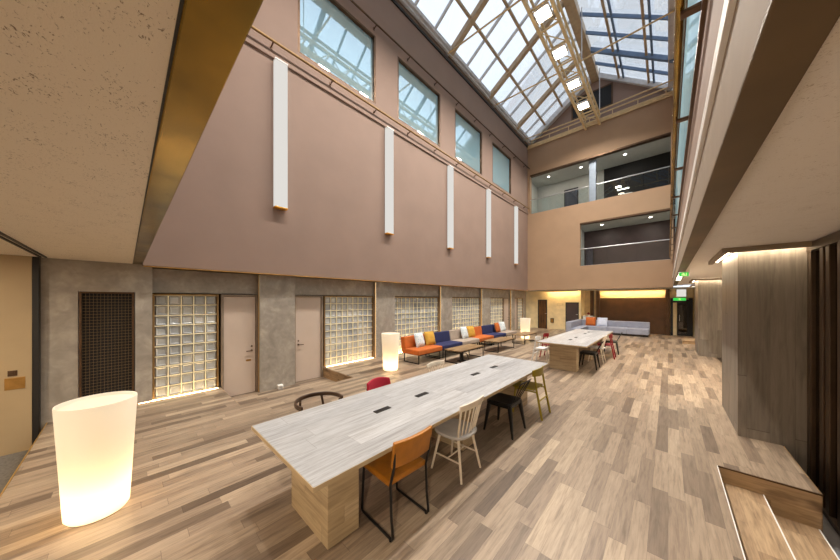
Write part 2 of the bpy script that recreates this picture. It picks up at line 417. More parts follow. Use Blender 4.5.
# glass block windows
def blockwin(n, y0, y1, z0, z1, nc, nr):
    fx = -7.2
    w = struct(MB().box(-7.5, fx+.03, y0, y0+.03, z0, z1).box(-7.5, fx+.03, y1-.03, y1, z0, z1).box(-7.5, fx+.03, y0+.03, y1-.03, z1-.03, z1).build('window_%d' % n, 'rail_brass', bevel=.004))
    a, b, c, d = y0+.03, y1-.03, z0, z1-.03
    cwid, chei = (b-a)/nc, (d-c)/nr; m = MB(); g = MB()
    for i in range(nc):
        for j in range(nr):
            p0, p1, q0, q1 = a+i*cwid+.012, a+(i+1)*cwid-.012, c+j*chei+.012, c+(j+1)*chei-.012
            e = .022
            m.add([(fx-.03,p0,q0),(fx-.03,p1,q0),(fx-.03,p1,q1),(fx-.03,p0,q1),
                   (fx-.004,p0+e*.5,q0+e*.5),(fx-.004,p1-e*.5,q0+e*.5),(fx-.004,p1-e*.5,q1-e*.5),(fx-.004,p0+e*.5,q1-e*.5),
                   (fx-.02,p0+e*1.6,q0+e*1.6),(fx-.02,p1-e*1.6,q0+e*1.6),(fx-.02,p1-e*1.6,q1-e*1.6),(fx-.02,p0+e*1.6,q1-e*1.6)],
                  [(0,1,5,4),(1,2,6,5),(2,3,7,6),(3,0,4,7),(4,5,9,8),(5,6,10,9),(6,7,11,10),(7,4,8,11),(8,9,10,11)])
    for i in range(1, nc): g.box(fx-.02, fx+.004, a+i*cwid-.010, a+i*cwid+.010, c, d)
    for j in range(0, nr+1): g.box(fx-.02, fx+.003, a, b, max(c, c+j*chei-.010), min(d, c+j*chei+.010))
    m.build('glass_blocks', 'block', w, smooth=False)
    g.build('mortar_grid', 'mortar', w, smooth=False)
    B(-7.5, fx-.045, a, b, c, d).build('backing', 'beige_fabric', w, smooth=False)
blocks = [(5, .335, 1.36, 5), (6, 3.8, 5.54, 9), (7, 6.39, 8.99, 12), (8, 9.81, 12.41, 12), (9, 13.31, 15.1, 9), (10, 17.15, 17.99, 5)]
for n, a, b, nc in blocks: blockwin(n, a, b, .02, 2.02, nc, 10)
# LED slots at the foot of the glass blocks
leds = [('led_strip', .14, 1.34, 'glowing LED strip on the floor below the glass blocks nearest the black grille'),
        ('led_strip', 3.82, 5.48, 'glowing LED strip on the floor below the second glass block bay, beside the recess'),
        ('led_strip', 6.34, 8.88, 'glowing LED strip on the floor behind the first orange and navy seats'),
        ('led_strip', 9.72, 12.28, 'glowing LED strip on the floor behind the far orange and navy seats'),
        ('led_strip', 13.16, 14.8, 'glowing LED strip on the floor past the end of the lounge seats')]
for nm, a, b, lb in leds:
    t = thing(nm, lb, 'light strip', (-7.1, (a+b)/2, .0), group='floor LED strips along the left wall')
    h = (b-a)/2
    B(-.03, .03, -h, h, .001, .012).build('channel', 'brass_dull', t, bevel=.002)
    e = B(-.022, .022, -h+.01, h-.01, .0125, .02).build('diffuser', 'led' if a < 5 else 'cove', t, smooth=False)
# vertical LED lines beside pillars
for y, lb in ((2.115, 'thin gold light line between the nearest door and the first concrete pillar'), (5.545, 'vertical light line on the near edge of the pillar behind the second lamp'),
              (8.99, 'vertical light line on the pillar behind the grey lounge seat'), (12.41, 'vertical light line on the pillar behind the far navy seat'), (15.91, 'vertical light line on the last pillar near the third lamp')):
    t = thing('pillar_light_line', lb, 'light strip', (-7.07, y, 0.), group='vertical pillar light lines')
    z0 = -.26 if y < 3 else .0
    B(-.06, .0, -.009, .007, z0, 2.49).build('channel', 'brass_dull', t, bevel=.002)
    B(.001, .006, -.006, .004, z0+.02, 2.47).build('diffuser', 'led_dim' if y < 3 else 'led_soft', t, smooth=False)
# doors in the left wall
def door(n, y0, y1, hand, z0=-.27, z1=2.02):
    d = struct(MB().box(-7.5, -7.16, y0, y0+.05, z0, z1).box(-7.5, -7.16, y1-.05, y1, z0, z1).box(-7.5, -7.16, y0+.05, y1-.05, z1-.04, z1).build('door_%d' % n, 'door_frame', bevel=.004))
    B(-7.26, -7.2, y0+.055, y1-.055, z0+.01, z1-.045).build('leaf', 'door_paint', d, bevel=.003)
    hy = y1-.13 if hand > 0 else y0+.13
    h = MB(); h.tube([(-7.2, hy, .72), (-7.15, hy, .72), (-7.145, hy-.12*hand, .72)], .011)
    h.lathe([(.024, 0), (.024, .008)], 16, Matrix.Translation((-7.2, hy, .72)) @ Matrix.Rotation(PI/2, 4, 'Y'))
    h.lathe([(.02, 0), (.02, .012)], 16, Matrix.Translation((-7.2, hy, .82)) @ Matrix.Rotation(PI/2, 4, 'Y'))
    h.build('door_handle', 'bronze', d)
door(1, 1.4, 2.125, 1); door(2, 2.95, 3.76, -1); door(3, 15.12, 15.91, 1, 0.0); door(4, 16.46, 17.12, -1, 0.0)
t = thing('door_label', 'tiny tan label plate on the nearest greige door below its handle', 'label', (-7.198, 1.93, .5))
B(0, .004, -.05, .05, -.02, .02).build('plate', 'brass_dull', t, bevel=.001)
t = thing('floor_socket', 'small white socket box standing at the foot of the first concrete pillar', 'socket', (-6.99, 2.55, -.27))
B(-.05, .05, -.06, .06, 0, .1).build('housing', 'white', t, bevel=.01); B(.051, .056, -.035, .035, .03, .075).build('outlet_face', 'steel', t, bevel=.003)

# wall rails with brackets
def rail(name, lb, y0, y1, x, z, r, mat, step, side=1, wallx=WX):
    t = thing(name, lb, 'rail', (0, 0, z))
    MB().tube([(x, y0, 0), (x, y1, 0)], r, 12).build('tube', mat, t)
    y = y0+.55
    while y < y1:
        m = MB(); m.bar((wallx, y, -.06), (x, y, -.015), .03, .02); m.bar((wallx+.006*side, y, -.1), (wallx+.006*side, y, 0), .05, .012, (1, 0, 0)); m.build('bracket', 'bronze', t, bevel=.002)
        y += step
rail('wall_rail', 'brass rail running below the row of blue clerestory windows', .25, 17.95, WX+.14, 7.88, .03, 'rail_brass', 1.5)
rail('wall_rail', 'dark rail running above the row of blue clerestory windows', .25, 17.95, WX+.14, 10.52, .028, 'bronze', 1.5)

# tall bar lights
first = None
for y, lb in zip((2.48, 5.87, 9.27, 12.57, 15.97), ('tall white bar light on the taupe wall, nearest and largest of five', 'tall white bar light second from the left on the taupe wall',
                 'tall white bar light in the middle of the five on the taupe wall', 'tall white bar light fourth from the left, below the gap before the last window', 'tall white bar light farthest along the taupe wall, next to the tan end wall')):
    if first is None:
        t = first = thing('wall_light', lb, 'wall light', (WX, y, 4.06), group='five bar lights on the taupe wall')
        B(.0, .02, -.12, .12, .02, 3.46).build('back_plate', 'bronze', t, bevel=.004)
        B(.02, .15, -.14, .14, .03, 3.45).build('diffuser', 'bar_light', t, bevel=.012)
        b = B(.02, .155, -.145, .145, 0, .03).build('end_cap', 'amber', t, bevel=.004); b['label'] = 'amber bottom cap'
        B(.02, .155, -.145, .145, 3.45, 3.48).build('end_cap', 'white_metal', t, bevel=.004)
    else: dup(first, lb, (WX, y, 4.06), 0, 'five bar lights on the taupe wall')

# ------------------------------------------------------------------ setting: far wall with two openings
RX = .19
fw = MB().box(WX, RX, 18., 18.25, 2.5, 3.89).box(WX, -3.8, 18., 18.25, 3.89, 6.35).box(.1, RX, 18., 18.25, 3.89, 6.35)
fw.box(WX, RX, 18., 18.25, 6.35, 7.55).box(WX, -6.68, 18., 18.25, 7.55, 10.05).box(.1, RX, 18., 18.25, 7.55, 10.05).box(WX, RX, 18., 18.25, 10.05, 11.95)
struct(fw.build('wall_far', 'far_paint', smooth=False))
struct(MB().box(-3.8, .1, 17.97, 18.26, 6.31, 6.4).box(-6.68, .1, 17.97, 18.26, 10.01, 10.1).build('trim_13', 'bronze', bevel=.006))
struct(MB().box(WX, RX, 17.9, 18.3, 11.95, 12.05).box(WX, RX, 17.92, 17.96, 11.83, 11.95).build('trim_14', 'truss', bevel=.006))
t = thing('ledge_rail', 'pale gold tubular rail along the top ledge of the tan end wall', 'rail', (0, 17.94, 12.05))
MB().tube([(WX+.02, 0, .26), (RX-.02, 0, .26)], .035, 10).build('tube', 'truss', t)
for k in range(7): MB().tube([(WX+.3+k*1.08, 0, 0), (WX+.3+k*1.08, 0, .25)], .02).build('post', 'truss', t)
# gallery rooms behind the openings
struct(MB().box(-4.2, .6, 20.6, 20.8, 2.9, 6.5).build('wall_far', 'dark_panel', smooth=False))
struct(MB().box(-4.3, -4.1, 18.26, 20.6, 2.9, 6.5).box(.3, .5, 18.26, 20.6, 2.9, 10.4).box(-7.3, -7.1, 18.26, 20.6, 6.5, 10.4).box(-7.2, -2.95, 20.6, 20.8, 6.5, 10.4).build('wall_far', 'gallery_white', smooth=False))
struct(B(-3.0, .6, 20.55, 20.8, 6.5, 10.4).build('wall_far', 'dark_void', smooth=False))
struct(MB().box(-7.3, .6, 18.26, 20.8, 6.4, 6.6).box(-4.3, .6, 18.26, 20.8, 2.7, 3.0).box(-7.3, .6, 18.26, 20.8, 10.2, 10.4).build('ceiling', 'gallery_white', smooth=False))
def leaf(n, x0, x1, y, z0, z1, mat, hx):
    d = struct(MB().box(x0, x0+.05, y-.05, y, z0, z1).box(x1-.05, x1, y-.05, y, z0, z1).box(x0+.05, x1-.05, y-.05, y, z1-.05, z1).build('door_%d' % n, 'black_frame', bevel=.004))
    B(x0+.05, x1-.05, y-.03, y-.005, z0, z1-.05).build('leaf', mat, d, bevel=.003)
    MB().tube([(hx, y-.03, z0+1.), (hx, y-.08, z0+1.), (hx+.1, y-.08, z0+1.)], .011).build('door_handle', 'steel', d)
leaf(5, -5.3, -4.45, 20.6, 6.6, 9.5, 'navy_door', -4.5)
leaf(6, -4.05, -3.55, 20.58, 3.0, 5.3, 'navy_door', -3.7)
# structural silver post in the upper opening
t = thing('steel_post', 'silver square post dividing the upper gallery opening', 'post', (-3.22, 18.37, 7.55))
B(-.17, .17, -.1, .1, .02, 2.44).build('shaft', 'post_steel', t, bevel=.01); B(-.2, .2, -.12, .12, 0, .02).build('base_plate', 'steel', t, bevel=.004); B(-.2, .2, -.12, .12, 2.44, 2.46).build('top_plate', 'steel', t, bevel=.004)
# glass balustrades
def balu(lb, x0, x1, z0, h, wid):
    t = thing('glass_balustrade', lb, 'balustrade', (0, 18.08, z0))
    MB().tube([(x0, -.06, h), (x1, -.06, h)], .028, 10).build('handrail', 'steel', t)
    n = max(1, round((x1-x0)/wid)); d = (x1-x0)/n
    for k in range(n):
        B(x0+k*d+.01, x0+(k+1)*d-.01, -.006, .006, .02, h-.03).build('glass_panel', 'glass', t, smooth=False)
    B(x0, x1, -.02, .02, 0, .02).build('base_rail', 'steel', t, bevel=.003)
balu('long glass balustrade with steel rail across the upper gallery left of the silver post', -6.66, -3.38, 7.55, .9, 1.1)
balu('glass balustrade with steel rail across the upper gallery right of the silver post', -2.96, .08, 7.55, .9, 1.1)
balu('glass balustrade with steel rail across the lower gallery opening', -3.78, .08, 3.89, .98, 1.3)
# downlights in the galleries
dl = None
for x, y, z, lb in ((-5.9, 19.2, 10.2, 'small round downlight at the left end of the upper gallery ceiling'), (-4.0, 19.2, 10.2, 'small round downlight beside the silver post in the upper gallery'), (-1.8, 19.2, 10.2, 'small round downlight over the dark right half of the upper gallery'),
                 (-2.9, 19.2, 6.4, 'small round downlight at the left of the lower gallery ceiling'), (-.7, 19.2, 6.4, 'small round downlight at the right of the lower gallery ceiling')):
    if dl is None:
        dl = thing('downlight', lb, 'downlight', (x, y, z), group='gallery downlights')
        MB().lathe([(.075, -.02), (.1, -.012), (.1, -.001)], 24).build('trim_ring', 'white', dl)
        MB().lathe([(.07, -.026), (.07, -.0205)], 24).build('lens', 'downlight', dl)
    else: dup(dl, lb, (x, y, z), 0, 'gallery downlights')
t = thing('pendant_panel', 'bright strip lamp seen in the dark right half of the upper gallery, upper of two', 'lamp', (-2.0, 20.3, 8.6))
B(-.3, .3, -.05, .05, 0, .05).build('housing', 'white', t, bevel=.01); B(-.28, .28, -.04, .04, -.006, -.001).build('diffuser', 'downlight', t, smooth=False)
dup(t, 'bright strip lamp seen in the dark right half of the upper gallery, lower of two', (-1.85, 20.3, 8.25))

# ------------------------------------------------------------------ setting: back of the ground floor under the far wall
struct(B(-7.6, 3.2, 18.0, 20.4, 2.5, 2.52).build('ceiling', 'offwhite', smooth=False))
struct(B(-7.6, -4.02, 18.95, 19.2, 0, 2.5).build('wall_back', 'gold_wall', smooth=False))
struct(B(-4.02, -3.95, 18.95, 20.2, 0, 2.5).build('wall_back', 'gold_wall', smooth=False))
struct(B(-3.95, 3.2, 20.0, 20.2, 0, 2.5).build('wall_back', 'gold_wall', smooth=False))
struct(B(-3.12, -.1, 19.93, 19.99, 0, 2.02).build('trim_15', 'brown_panel', smooth=False))
t1 = thing('bronze_post', 'dark square post at the left of the brown panel behind the grey sofa', 'post', (-3.52, 19.85, 0)); B(-.09, .09, -.08, .08, .02, 2.49).build('shaft', 'bronze', t1, bevel=.008); B(-.11, .11, -.1, .1, 0, .02).build('base_plate', 'bronze', t1, bevel=.004)
dup(t1, 'dark square post touching the left edge of the brown panel', (-3.2, 19.83, 0)); dup(t1, 'dark square post between the brown panel and the exit door', (-.02, 19.85, 0))
leaf(7, -6.5, -5.92, 18.95, 0.0, 1.92, 'door_wood', -6.03)
leaf(8, -4.8, -4.06, 18.95, 0.0, 1.75, 'dark_panel', -4.2)
for a, b, y, lb in ((-5.85, -4.03, 18.94, 'glowing cove strip at the top of the pale gold wall'), (-3.08, -.13, 19.96, 'glowing cove strip above the dark brown panel')):
    t = thing('cove_light', lb, 'light strip', (0, y, 2.45)); B(a, b, -.28, -.19, .049, .055).build('channel', 'gold_trim', t, bevel=.003)
    B(a, b, -.31, -.295, -.03, .05).build('lip', 'gold_wall', t, smooth=False)
    B(a+.02, b-.02, -.27, -.2, .035, .048).build('diffuser', 'cove', t, smooth=False)
t = thing('wall_panel_box', 'small brown box mounted low on the pale gold wall', 'box', (-5.6, 18.95, .42)); B(-.1, .1, -.06, 0, 0, .28).build('housing', 'bronze', t, bevel=.008); B(-.07, .07, -.068, -.061, .04, .24).build('cover', 'brass_dull', t, bevel=.003)
t = thing('hanging_tile_sign', 'faint beige sign plate on the pale gold wall left of the dark door', 'sign', (-5.15, 18.95, 1.55)); B(-.16, .16, -.015, 0, 0, .12).build('plate', 'cream', t, bevel=.003); B(-.15, .15, -.018, -.0155, .01, .11).build('face', 'gold_wall', t, bevel=.002)
# exit door with sign
d = struct(MB().box(.1, .2, 19.9, 20., 0, 2.0).box(.8, .95, 19.9, 20., 0, 2.0).box(.2, .8, 19.9, 20., 1.76, 1.92).build('door_9', 'black_frame', bevel=.006))
B(.2, .34, 19.93, 19.97, 0, 1.76).build('side_panel', 'gold_wall', d, bevel=.003)
MB().box(.36, .42, 19.92, 19.98, 0, 1.76).box(.74, .8, 19.92, 19.98, 0, 1.76).box(.42, .74, 19.92, 19.98, 0, .12).box(.42, .74, 19.92, 19.98, 1.66, 1.76).build('leaf_frame', 'black_frame', d, bevel=.004)
B(.42, .74, 19.945, 19.955, .12, 1.66).build('pane', 'dark_glass', d, smooth=False)
B(.42, .74, 19.985, 19.995, .1, 1.7).build('backing', 'dark_void', d, smooth=False)
MB().tube([(.45, 19.92, .8), (.45, 19.86, .8), (.45, 19.86, 1.1), (.45, 19.92, 1.1)], .012).build('door_handle', 'steel', d)
struct(MB().box(.12, .3, 19.9, 20., 2.05, 2.5).box(.74, .95, 19.9, 20., 2.05, 2.5).build('trim_16', 'gold_wall', smooth=False))
t = thing('transom_light_panel', 'bright white panel above the green exit sign over the far door', 'panel', (.52, 19.95, 2.06)); B(-.2, .2, -.03, .03, 0, .42).build('frame', 'white', t, bevel=.004); B(-.18, .18, -.036, -.031, .02, .4).build('face', 'bar_light', t, smooth=False)
def exitsign(lb, loc, rz, w=.5, h=.16):
    t = thing('exit_sign', lb, 'exit sign', loc, rz)
    B(-w/2, w/2, -.03, .03, 0, h).build('housing', 'white_metal', t, bevel=.006)
    B(-w/2+.01, w/2-.01, -.036, -.031, .01, h-.01).build('green_face', 'exit_green', t, smooth=False)
    k = h/.16; p = MB()   # running figure beside a doorway
    p.box(-.03, .035, -.0375, -.0365, .03*k, .045*k).box(.035, .045, -.0375, -.0365, .03*k, .13*k).box(-.03, -.02, -.0375, -.0365, .1*k, .13*k)
    p.lathe([(.011*k, 0), (.011*k, .001)], 12, Matrix.Translation((.0, -.0365, .122*k)) @ Matrix.Rotation(PI/2, 4, 'X'))
    p.bar((0, -.037, .11*k), (-.012, -.037, .075*k), .001, .018); p.bar((-.012, -.037, .08*k), (.018, -.037, .05*k), .001, .012); p.bar((-.012, -.037, .08*k), (-.04, -.037, .055*k), .001, .012); p.bar((0, -.037, .1*k), (.024, -.037, .085*k), .001, .009)
    p.build('running_figure', 'exit_white', t, smooth=False)
exitsign('green exit sign above the dark glass door at the far right', (.45, 19.86, 1.86), 0)
exitsign('green exit sign hanging under the bronze strip on the right', (.25, 8.1, 2.4), 0, .16, .1)
t = thing('soffit_light', 'bright slim light fixed under the far end of the right soffit', 'light', (.24, 10.5, 2.539)); B(-.05, .05, -1.6, 1.6, 0, .04).build('housing', 'white_metal', t, bevel=.006); B(-.04, .04, -1.58, 1.58, -.006, -.001).build('diffuser', 'led_white', t, smooth=False)
# low wooden step box near the far column
t = thing('step_box', 'low wooden step box on the floor before the far exit door', 'step', (.75, 16.9, 0))
B(-.28, .3, -.5, .5, 0, .13).build('body', 'riser_wood', t, bevel=.006); B(-.3, .32, -.52, .52, .13, .15).build('tread', 'step_wood', t, bevel=.004)

# ------------------------------------------------------------------ setting: near ceiling, right ceiling, soffit strips
struct(B(-7.6, .1, -4.2, .079, 2.55, 2.7).build('ceiling', 'ceil', smooth=False))
struct(B(.1, 3.2, -4.2, .0, 2.56, 2.7).build('ceiling', 'ceil', smooth=False))
struct(B(.306, 3.2, .0, 18.0, 2.62, 2.8).build('ceiling', 'ceil_r', smooth=False))
struct(MB().box(-6.99, .18, .085, .2, 2.54, 2.7).build('trim_17', 'brass', bevel=.004))
struct(MB().box(-6.99, .18, .0795, .0845, 2.548, 2.6).build('trim_18', 'black_frame', smooth=False))
struct(MB().box(.175, .305, .085, 17.99, 2.58, 2.6).build('trim_19', 'bronze_soffit', bevel=.004))
struct(B(-7.5, .19, .0, .19, 2.71, 12.4).build('wall_near', 'pink', smooth=False))
# right wall of the void
struct(MB().box(.18, .3, .2, 18., 2.601, 2.965).box(.3, .5, .2, 18., 2.801, 2.965).build('wall_right', 'beige', smooth=False))
struct(B(.16, .5, .2, 18., 2.966, 3.06).build('trim_20', 'white', bevel=.004))
struct(B(.19, .4, .2, 18., 3.061, 3.84).build('wall_right', 'parapet', smooth=False))
struct(B(.165, .42, .2, 17.99, 3.845, 3.9).build('trim_21', 'bronze', bevel=.006))
struct(MB().box(.22, .4, .2, 18., 7.3, 7.5).box(.22, .4, .2, 18., 9.9, 12.35).build('wall_right', 'pink', smooth=False))
w = struct(MB().box(.24, .3, .2, 18., 3.91, 4.0).box(.24, .3, .2, 18., 7.25, 7.3).build('window_11', 'bronze', smooth=False))
for k in range(9): B(.262, .272, .25+k*1.97, .25+(k+1)*1.97-.03, 4.0, 7.25).build('pane', 'clerestory', w, smooth=False)
w = struct(MB().box(.24, .3, .2, 18., 7.51, 7.6).box(.24, .3, .2, 18., 9.84, 9.9).build('window_12', 'bronze', smooth=False))
for k in range(9): B(.262, .272, .25+k*1.97, .25+(k+1)*1.97-.03, 7.6, 9.84).build('pane', 'clerestory', w, smooth=False)
t = thing('wall_rail', 'polished brass rail on clamps along the right gallery parapet', 'rail', (0, 0, 3.97))
MB().tube([(.063, .3, 0), (.063, 17.9, 0)], .028, 12).build('tube', 'brass', t)
y = 2.68
for k in range(10):
    m = MB(); m.box(.065, .2, y-.03, y+.03, -.055, -.029); m.box(.18, .2, y-.045, y+.045, -.066, .02); m.build('clamp', 'bronze', t, bevel=.004); y += 1.55
# back room behind the right wall of the void
struct(B(2.6, 2.8, .2, 18.2, 2.8, 12.35).build('wall_right', 'offwhite', smooth=False))
struct(MB().box(.4, 2.8, .2, 18.2, 6.4, 6.5).box(.4, 2.8, .2, 18.2, 9.9, 10.).build('ceiling', 'offwhite', smooth=False))
# lower right: glazed bronze partition and outer shell
pf = struct(MB().box(1.28, 1.4, -4., 5.79, 2.5, 2.61).box(1.28, 1.4, -4., 5.78, -.5, -.44).build('window_13', 'bronze_frame', bevel=.006))
ys = [5.73, 5.36, 5.2, 4.92, 3.9, 2.9, 1.9, .9, -.1, -1.1, -2.1, -3.1]
for k, yv in enumerate(ys): B(1.285, 1.38, yv-.05, yv+.05, -.44, 2.5).build('mullion', 'bronze_frame', pf, bevel=.008)
for a, b in zip(ys[1:], ys[:-1]): B(1.325, 1.337, a+.05, b-.05, -.44, 2.5).build('pane', 'dark_glass', pf, smooth=False)
struct(B(3.0, 3.2, -4.2, 20.2, -.7, 2.7).build('wall_right', 'offwhite', smooth=False))
struct(B(-7.5, 3.2, -4.4, -4.2, -.6, 2.7).build('wall_near', 'cream', smooth=False))

# wood clad columns with cove light collars
def column(lb, y0, y1, x0, x1, z0):
    t = thing('wood_clad_column', lb, 'column', (x0, y0, 0))
    w, dp = x1-x0, y1-y0
    B(0, w, 0, dp, z0, 2.6).build('cladding', 'col_wood', t, smooth=False)
    m = MB().box(-.17, w, -.2, -.13, 2.55, 2.615).box(-.17, -.11, -.13, dp, 2.55, 2.615)
    m.build('cove_trim', 'beige', t, bevel=.004)
    e = MB().box(-.05, w-.02, -.1, -.05, 2.59, 2.605).box(-.1, -.05, -.1, dp, 2.59, 2.605).build('cove_light', 'led_white', t, smooth=False)
    B(-.012, .012, -.012, .012, .01, 2.59).build('corner_strip', 'bronze', t, smooth=False) if False else None
column('grey wood plank column nearest the steps on the right', 5.8, 7.3, .72, 1.5, -.5)
column('grey wood plank column second along the right side', 13.2, 14.7, .76, 2.2, 0)
column('grey wood plank column farthest along, beside the exit door', 18.2, 19.4, .98, 2.2, 0)

# ------------------------------------------------------------------ skylight
RGX, RGZ, EZ = -3.08, 14.8, 12.3
XL, XR = WX, .2
def roofz(x): return RGZ-(RGZ-EZ)*((RGX-x)/(RGX-XL) if x < RGX else (x-RGX)/(XR-RGX))
ties = [.9, 5., 9.1, 13.2, 17.3]
rafters = [2.45, 5.86, 9.27, 12.63, 16.]
Y0, Y1 = .1, 18.3
gl = struct(MB().add([(XL,Y0,EZ+.12),(RGX,Y0,RGZ+.12),(RGX,Y1,RGZ+.12),(XL,Y1,EZ+.12)], [(0,1,2,3)]).build('window_14', 'roof_glass', smooth=False, solid=.012))
gl2 = struct(MB().add([(RGX,Y0,RGZ+.12),(XR,Y0,EZ+.12),(XR,Y1,EZ+.12),(RGX,Y1,RGZ+.12)], [(0,1,2,3)]).build('window_15', 'roof_glass', smooth=False, solid=.012))
n = 22
for i, yv in enumerate(rafters):
    m = MB()
    m.bar((XL, yv, EZ-.05), (RGX, yv, RGZ-.05), .2, .22)
    struct(m.build('trim_%d' % (n+i), 'lt_rafter', bevel=.006))
    struct(MB().bar((RGX, yv, RGZ-.03), (XR, yv, EZ-.03), .16, .18).build('trim_%d' % (40+i), 'blue_bar', bevel=.006))
m = MB(); mb2 = MB()
allb = []
for a, b in zip([-.96]+rafters, rafters+[19.4]):
    for k in (1, 2):
        yv = a+(b-a)*k/3
        if Y0 < yv < Y1:
            m.bar((XL, yv, EZ+.03), (RGX, yv, RGZ+.03), .06, .12)
            mb2.bar((RGX, yv, RGZ+.03), (XR, yv, EZ+.03), .07, .12)
struct(m.build('trim_28', 'grey_bar', smooth=False)); struct(mb2.build('trim_29', 'blue_bar', smooth=False))
m = MB()
for x in (-5.75, -4.75): m.bar((x, Y0, roofz(x)), (x, Y1, roofz(x)), .09, .1)
for x in (-1.95, -.72): m.bar((x, Y0, roofz(x)), (x, Y1, roofz(x)), .09, .1)
m2 = MB()
for x in (-1.75, -.52): m2.bar((x, Y0, roofz(x)+.04), (x, Y1, roofz(x)+.04), .08, .1)
struct(m.build('trim_30', 'lt_rafter', smooth=False)); struct(m2.build('trim_31', 'blue_bar', smooth=False))
struct(MB().box(RGX-.19, RGX+.19, Y0, Y1, RGZ-.35, RGZ+.05).build('trim_32', 'lt_rafter', bevel=.01))
struct(MB().box(XL-.1, XL+.22, Y0, Y1, EZ-.02, EZ+.14).box(XL+.05, XL+.14, Y0, Y1, EZ-.12, EZ-.03).build('trim_33', 'grey_bar', bevel=.006))
struct(MB().box(XR-.2, XR+.1, Y0, Y1, EZ-.02, EZ+.14).build('trim_34', 'grey_bar', bevel=.006))
struct(MB().bar((XL, 18.1, EZ-.05), (RGX, 18.1, RGZ-.05), .3, .3).bar((RGX, 18.1, RGZ-.05), (XR, 18.1, EZ-.05), .16, .22).build('trim_35', 'grey_bar', bevel=.006))
# gable
gb = MB().add([(XL,18.26,12.05),(XR,18.26,12.05),(XR,18.26,EZ),(RGX,18.26,RGZ),(XL,18.26,EZ),(XL,18.45,12.05),(XR,18.45,12.05),(XR,18.45,EZ),(RGX,18.45,RGZ),(XL,18.45,EZ)],
      [(0,1,2,3,4),(9,8,7,6,5),(0,5,6,1),(1,6,7,2),(2,7,8,3),(3,8,9,4),(4,9,5,0)])
struct(gb.build('wall_far', 'pink', smooth=False))
w = struct(MB().box(-4.3, -2.25, 18.22, 18.25, 12.75, 12.82).box(-4.3, -2.25, 18.22, 18.25, 13.9, 13.97).box(-4.3, -4.23, 18.22, 18.25, 12.82, 13.9).box(-2.32, -2.25, 18.22, 18.25, 12.82, 13.9).build('window_16', 'bronze', bevel=.004))
B(-4.23, -2.32, 18.235, 18.252, 12.82, 13.9).build('pane', 'dark_void', w, smooth=False)
struct(B(XL-.5, XL, Y0, Y1, 12.36, 12.5).build('trim_36', 'grey_bar', smooth=False))
struct(MB().box(XL-.6, XR+.4, -.4, .095, 12.41, 14.9).build('wall_near', 'pink', smooth=False))
struct(B(XR+.1, 2.8, Y0, Y1, 12.36, 12.5).build('ceiling', 'offwhite', smooth=False))
# tie rods
for yv, lb in zip(ties[1:], ('slim tie rod across the skylight, nearest the camera', 'slim tie rod across the skylight, second nearest', 'slim tie rod across the skylight, third nearest', 'slim tie rod across the skylight nearest the end wall')):
    t = thing('tie_rod', lb, 'tie rod', (0, yv, 12.2), group='tie rods across the skylight')
    MB().tube([(XL+.03, 0, 0), (-3.5, 0, -.06), (XR-.03, 0, 0)], .032, 10).build('rod', 'truss', t)
    MB().tube([(-2.72, 0, -.03), (-2.72, 0, roofz(-2.72)-12.2-.1)], .02, 8).build('hanger', 'grey_bar', t)
    MB().box(XL+.0, XL+.08, -.06, .06, -.07, .07).build('anchor', 'steel', t, bevel=.006)
# lighting truss
t = thing('lighting_truss', 'long pale gold truss hung below the skylight ridge carrying floodlights', 'truss', (-3.13, 0, 11.7))
m = MB()
for x in (-.34, .34):
    m.bar((x, .3, 0), (x, 17.85, 0), .1, .12); m.bar((x, .3, .5), (x, 17.85, .5), .07, .08)
m.build('chord', 'truss', t, bevel=.006)
m = MB(); k = 0; yv = .3
while yv < 17.8:
    for x in (-.34, .34):
        m.bar((x, yv, .0), (x, yv+.5, .5), .03); m.bar((x, yv+.5, .5), (x, min(17.85, yv+1.), 0), .03)
    m.bar((-.34, yv, 0), (.34, yv, 0), .05, .05, (0, 0, 1)); m.bar((-.34, yv, 0), (.34, min(17.85, yv+1.), 0), .025)
    m.bar((-.34, yv+.5, .5), (.34, yv+.5, .5), .04)
    yv += 1.
m.build('bracing', 'truss', t, smooth=False)
fl0 = None
names = ('first', 'second', 'third', 'fourth')
FY = [1.6, 3.6, 5.6, 7.6, 9.6, 11.55, 13.65, 15.5]
flab = ['square floodlight under the truss over the near end of the hall, closest to the camera', 'square floodlight under the truss, second from the near end', 'square floodlight under the truss, third from the near end', 'square floodlight under the truss just above the top of the picture',
        'bright square floodlight under the truss, topmost in the picture', 'bright square floodlight under the truss, second from the top of the picture', 'bright square floodlight under the truss, third from the top of the picture', 'bright square floodlight under the truss, closest to the end wall']
for yv, lb in zip(FY, flab):
    if fl0 is None:
        fl0 = thing('floodlight', lb, 'floodlight', (-3.13, yv, 11.62), group='floodlights on the truss')
        MB().box(-.24, .24, -.26, .26, .0, .1).build('housing', 'white_metal', fl0, bevel=.015)
        MB().box(-.21, .21, -.23, .23, -.012, -.001).build('lens', 'flood', fl0, bevel=.004)
        MB().box(-.29, -.235, -.03, .03, .05, .09).box(.235, .29, -.03, .03, .05, .09).build('bracket', 'steel', fl0, bevel=.003)
    else: dup(fl0, lb, (-3.13, yv, 11.62), 0, 'floodlights on the truss')

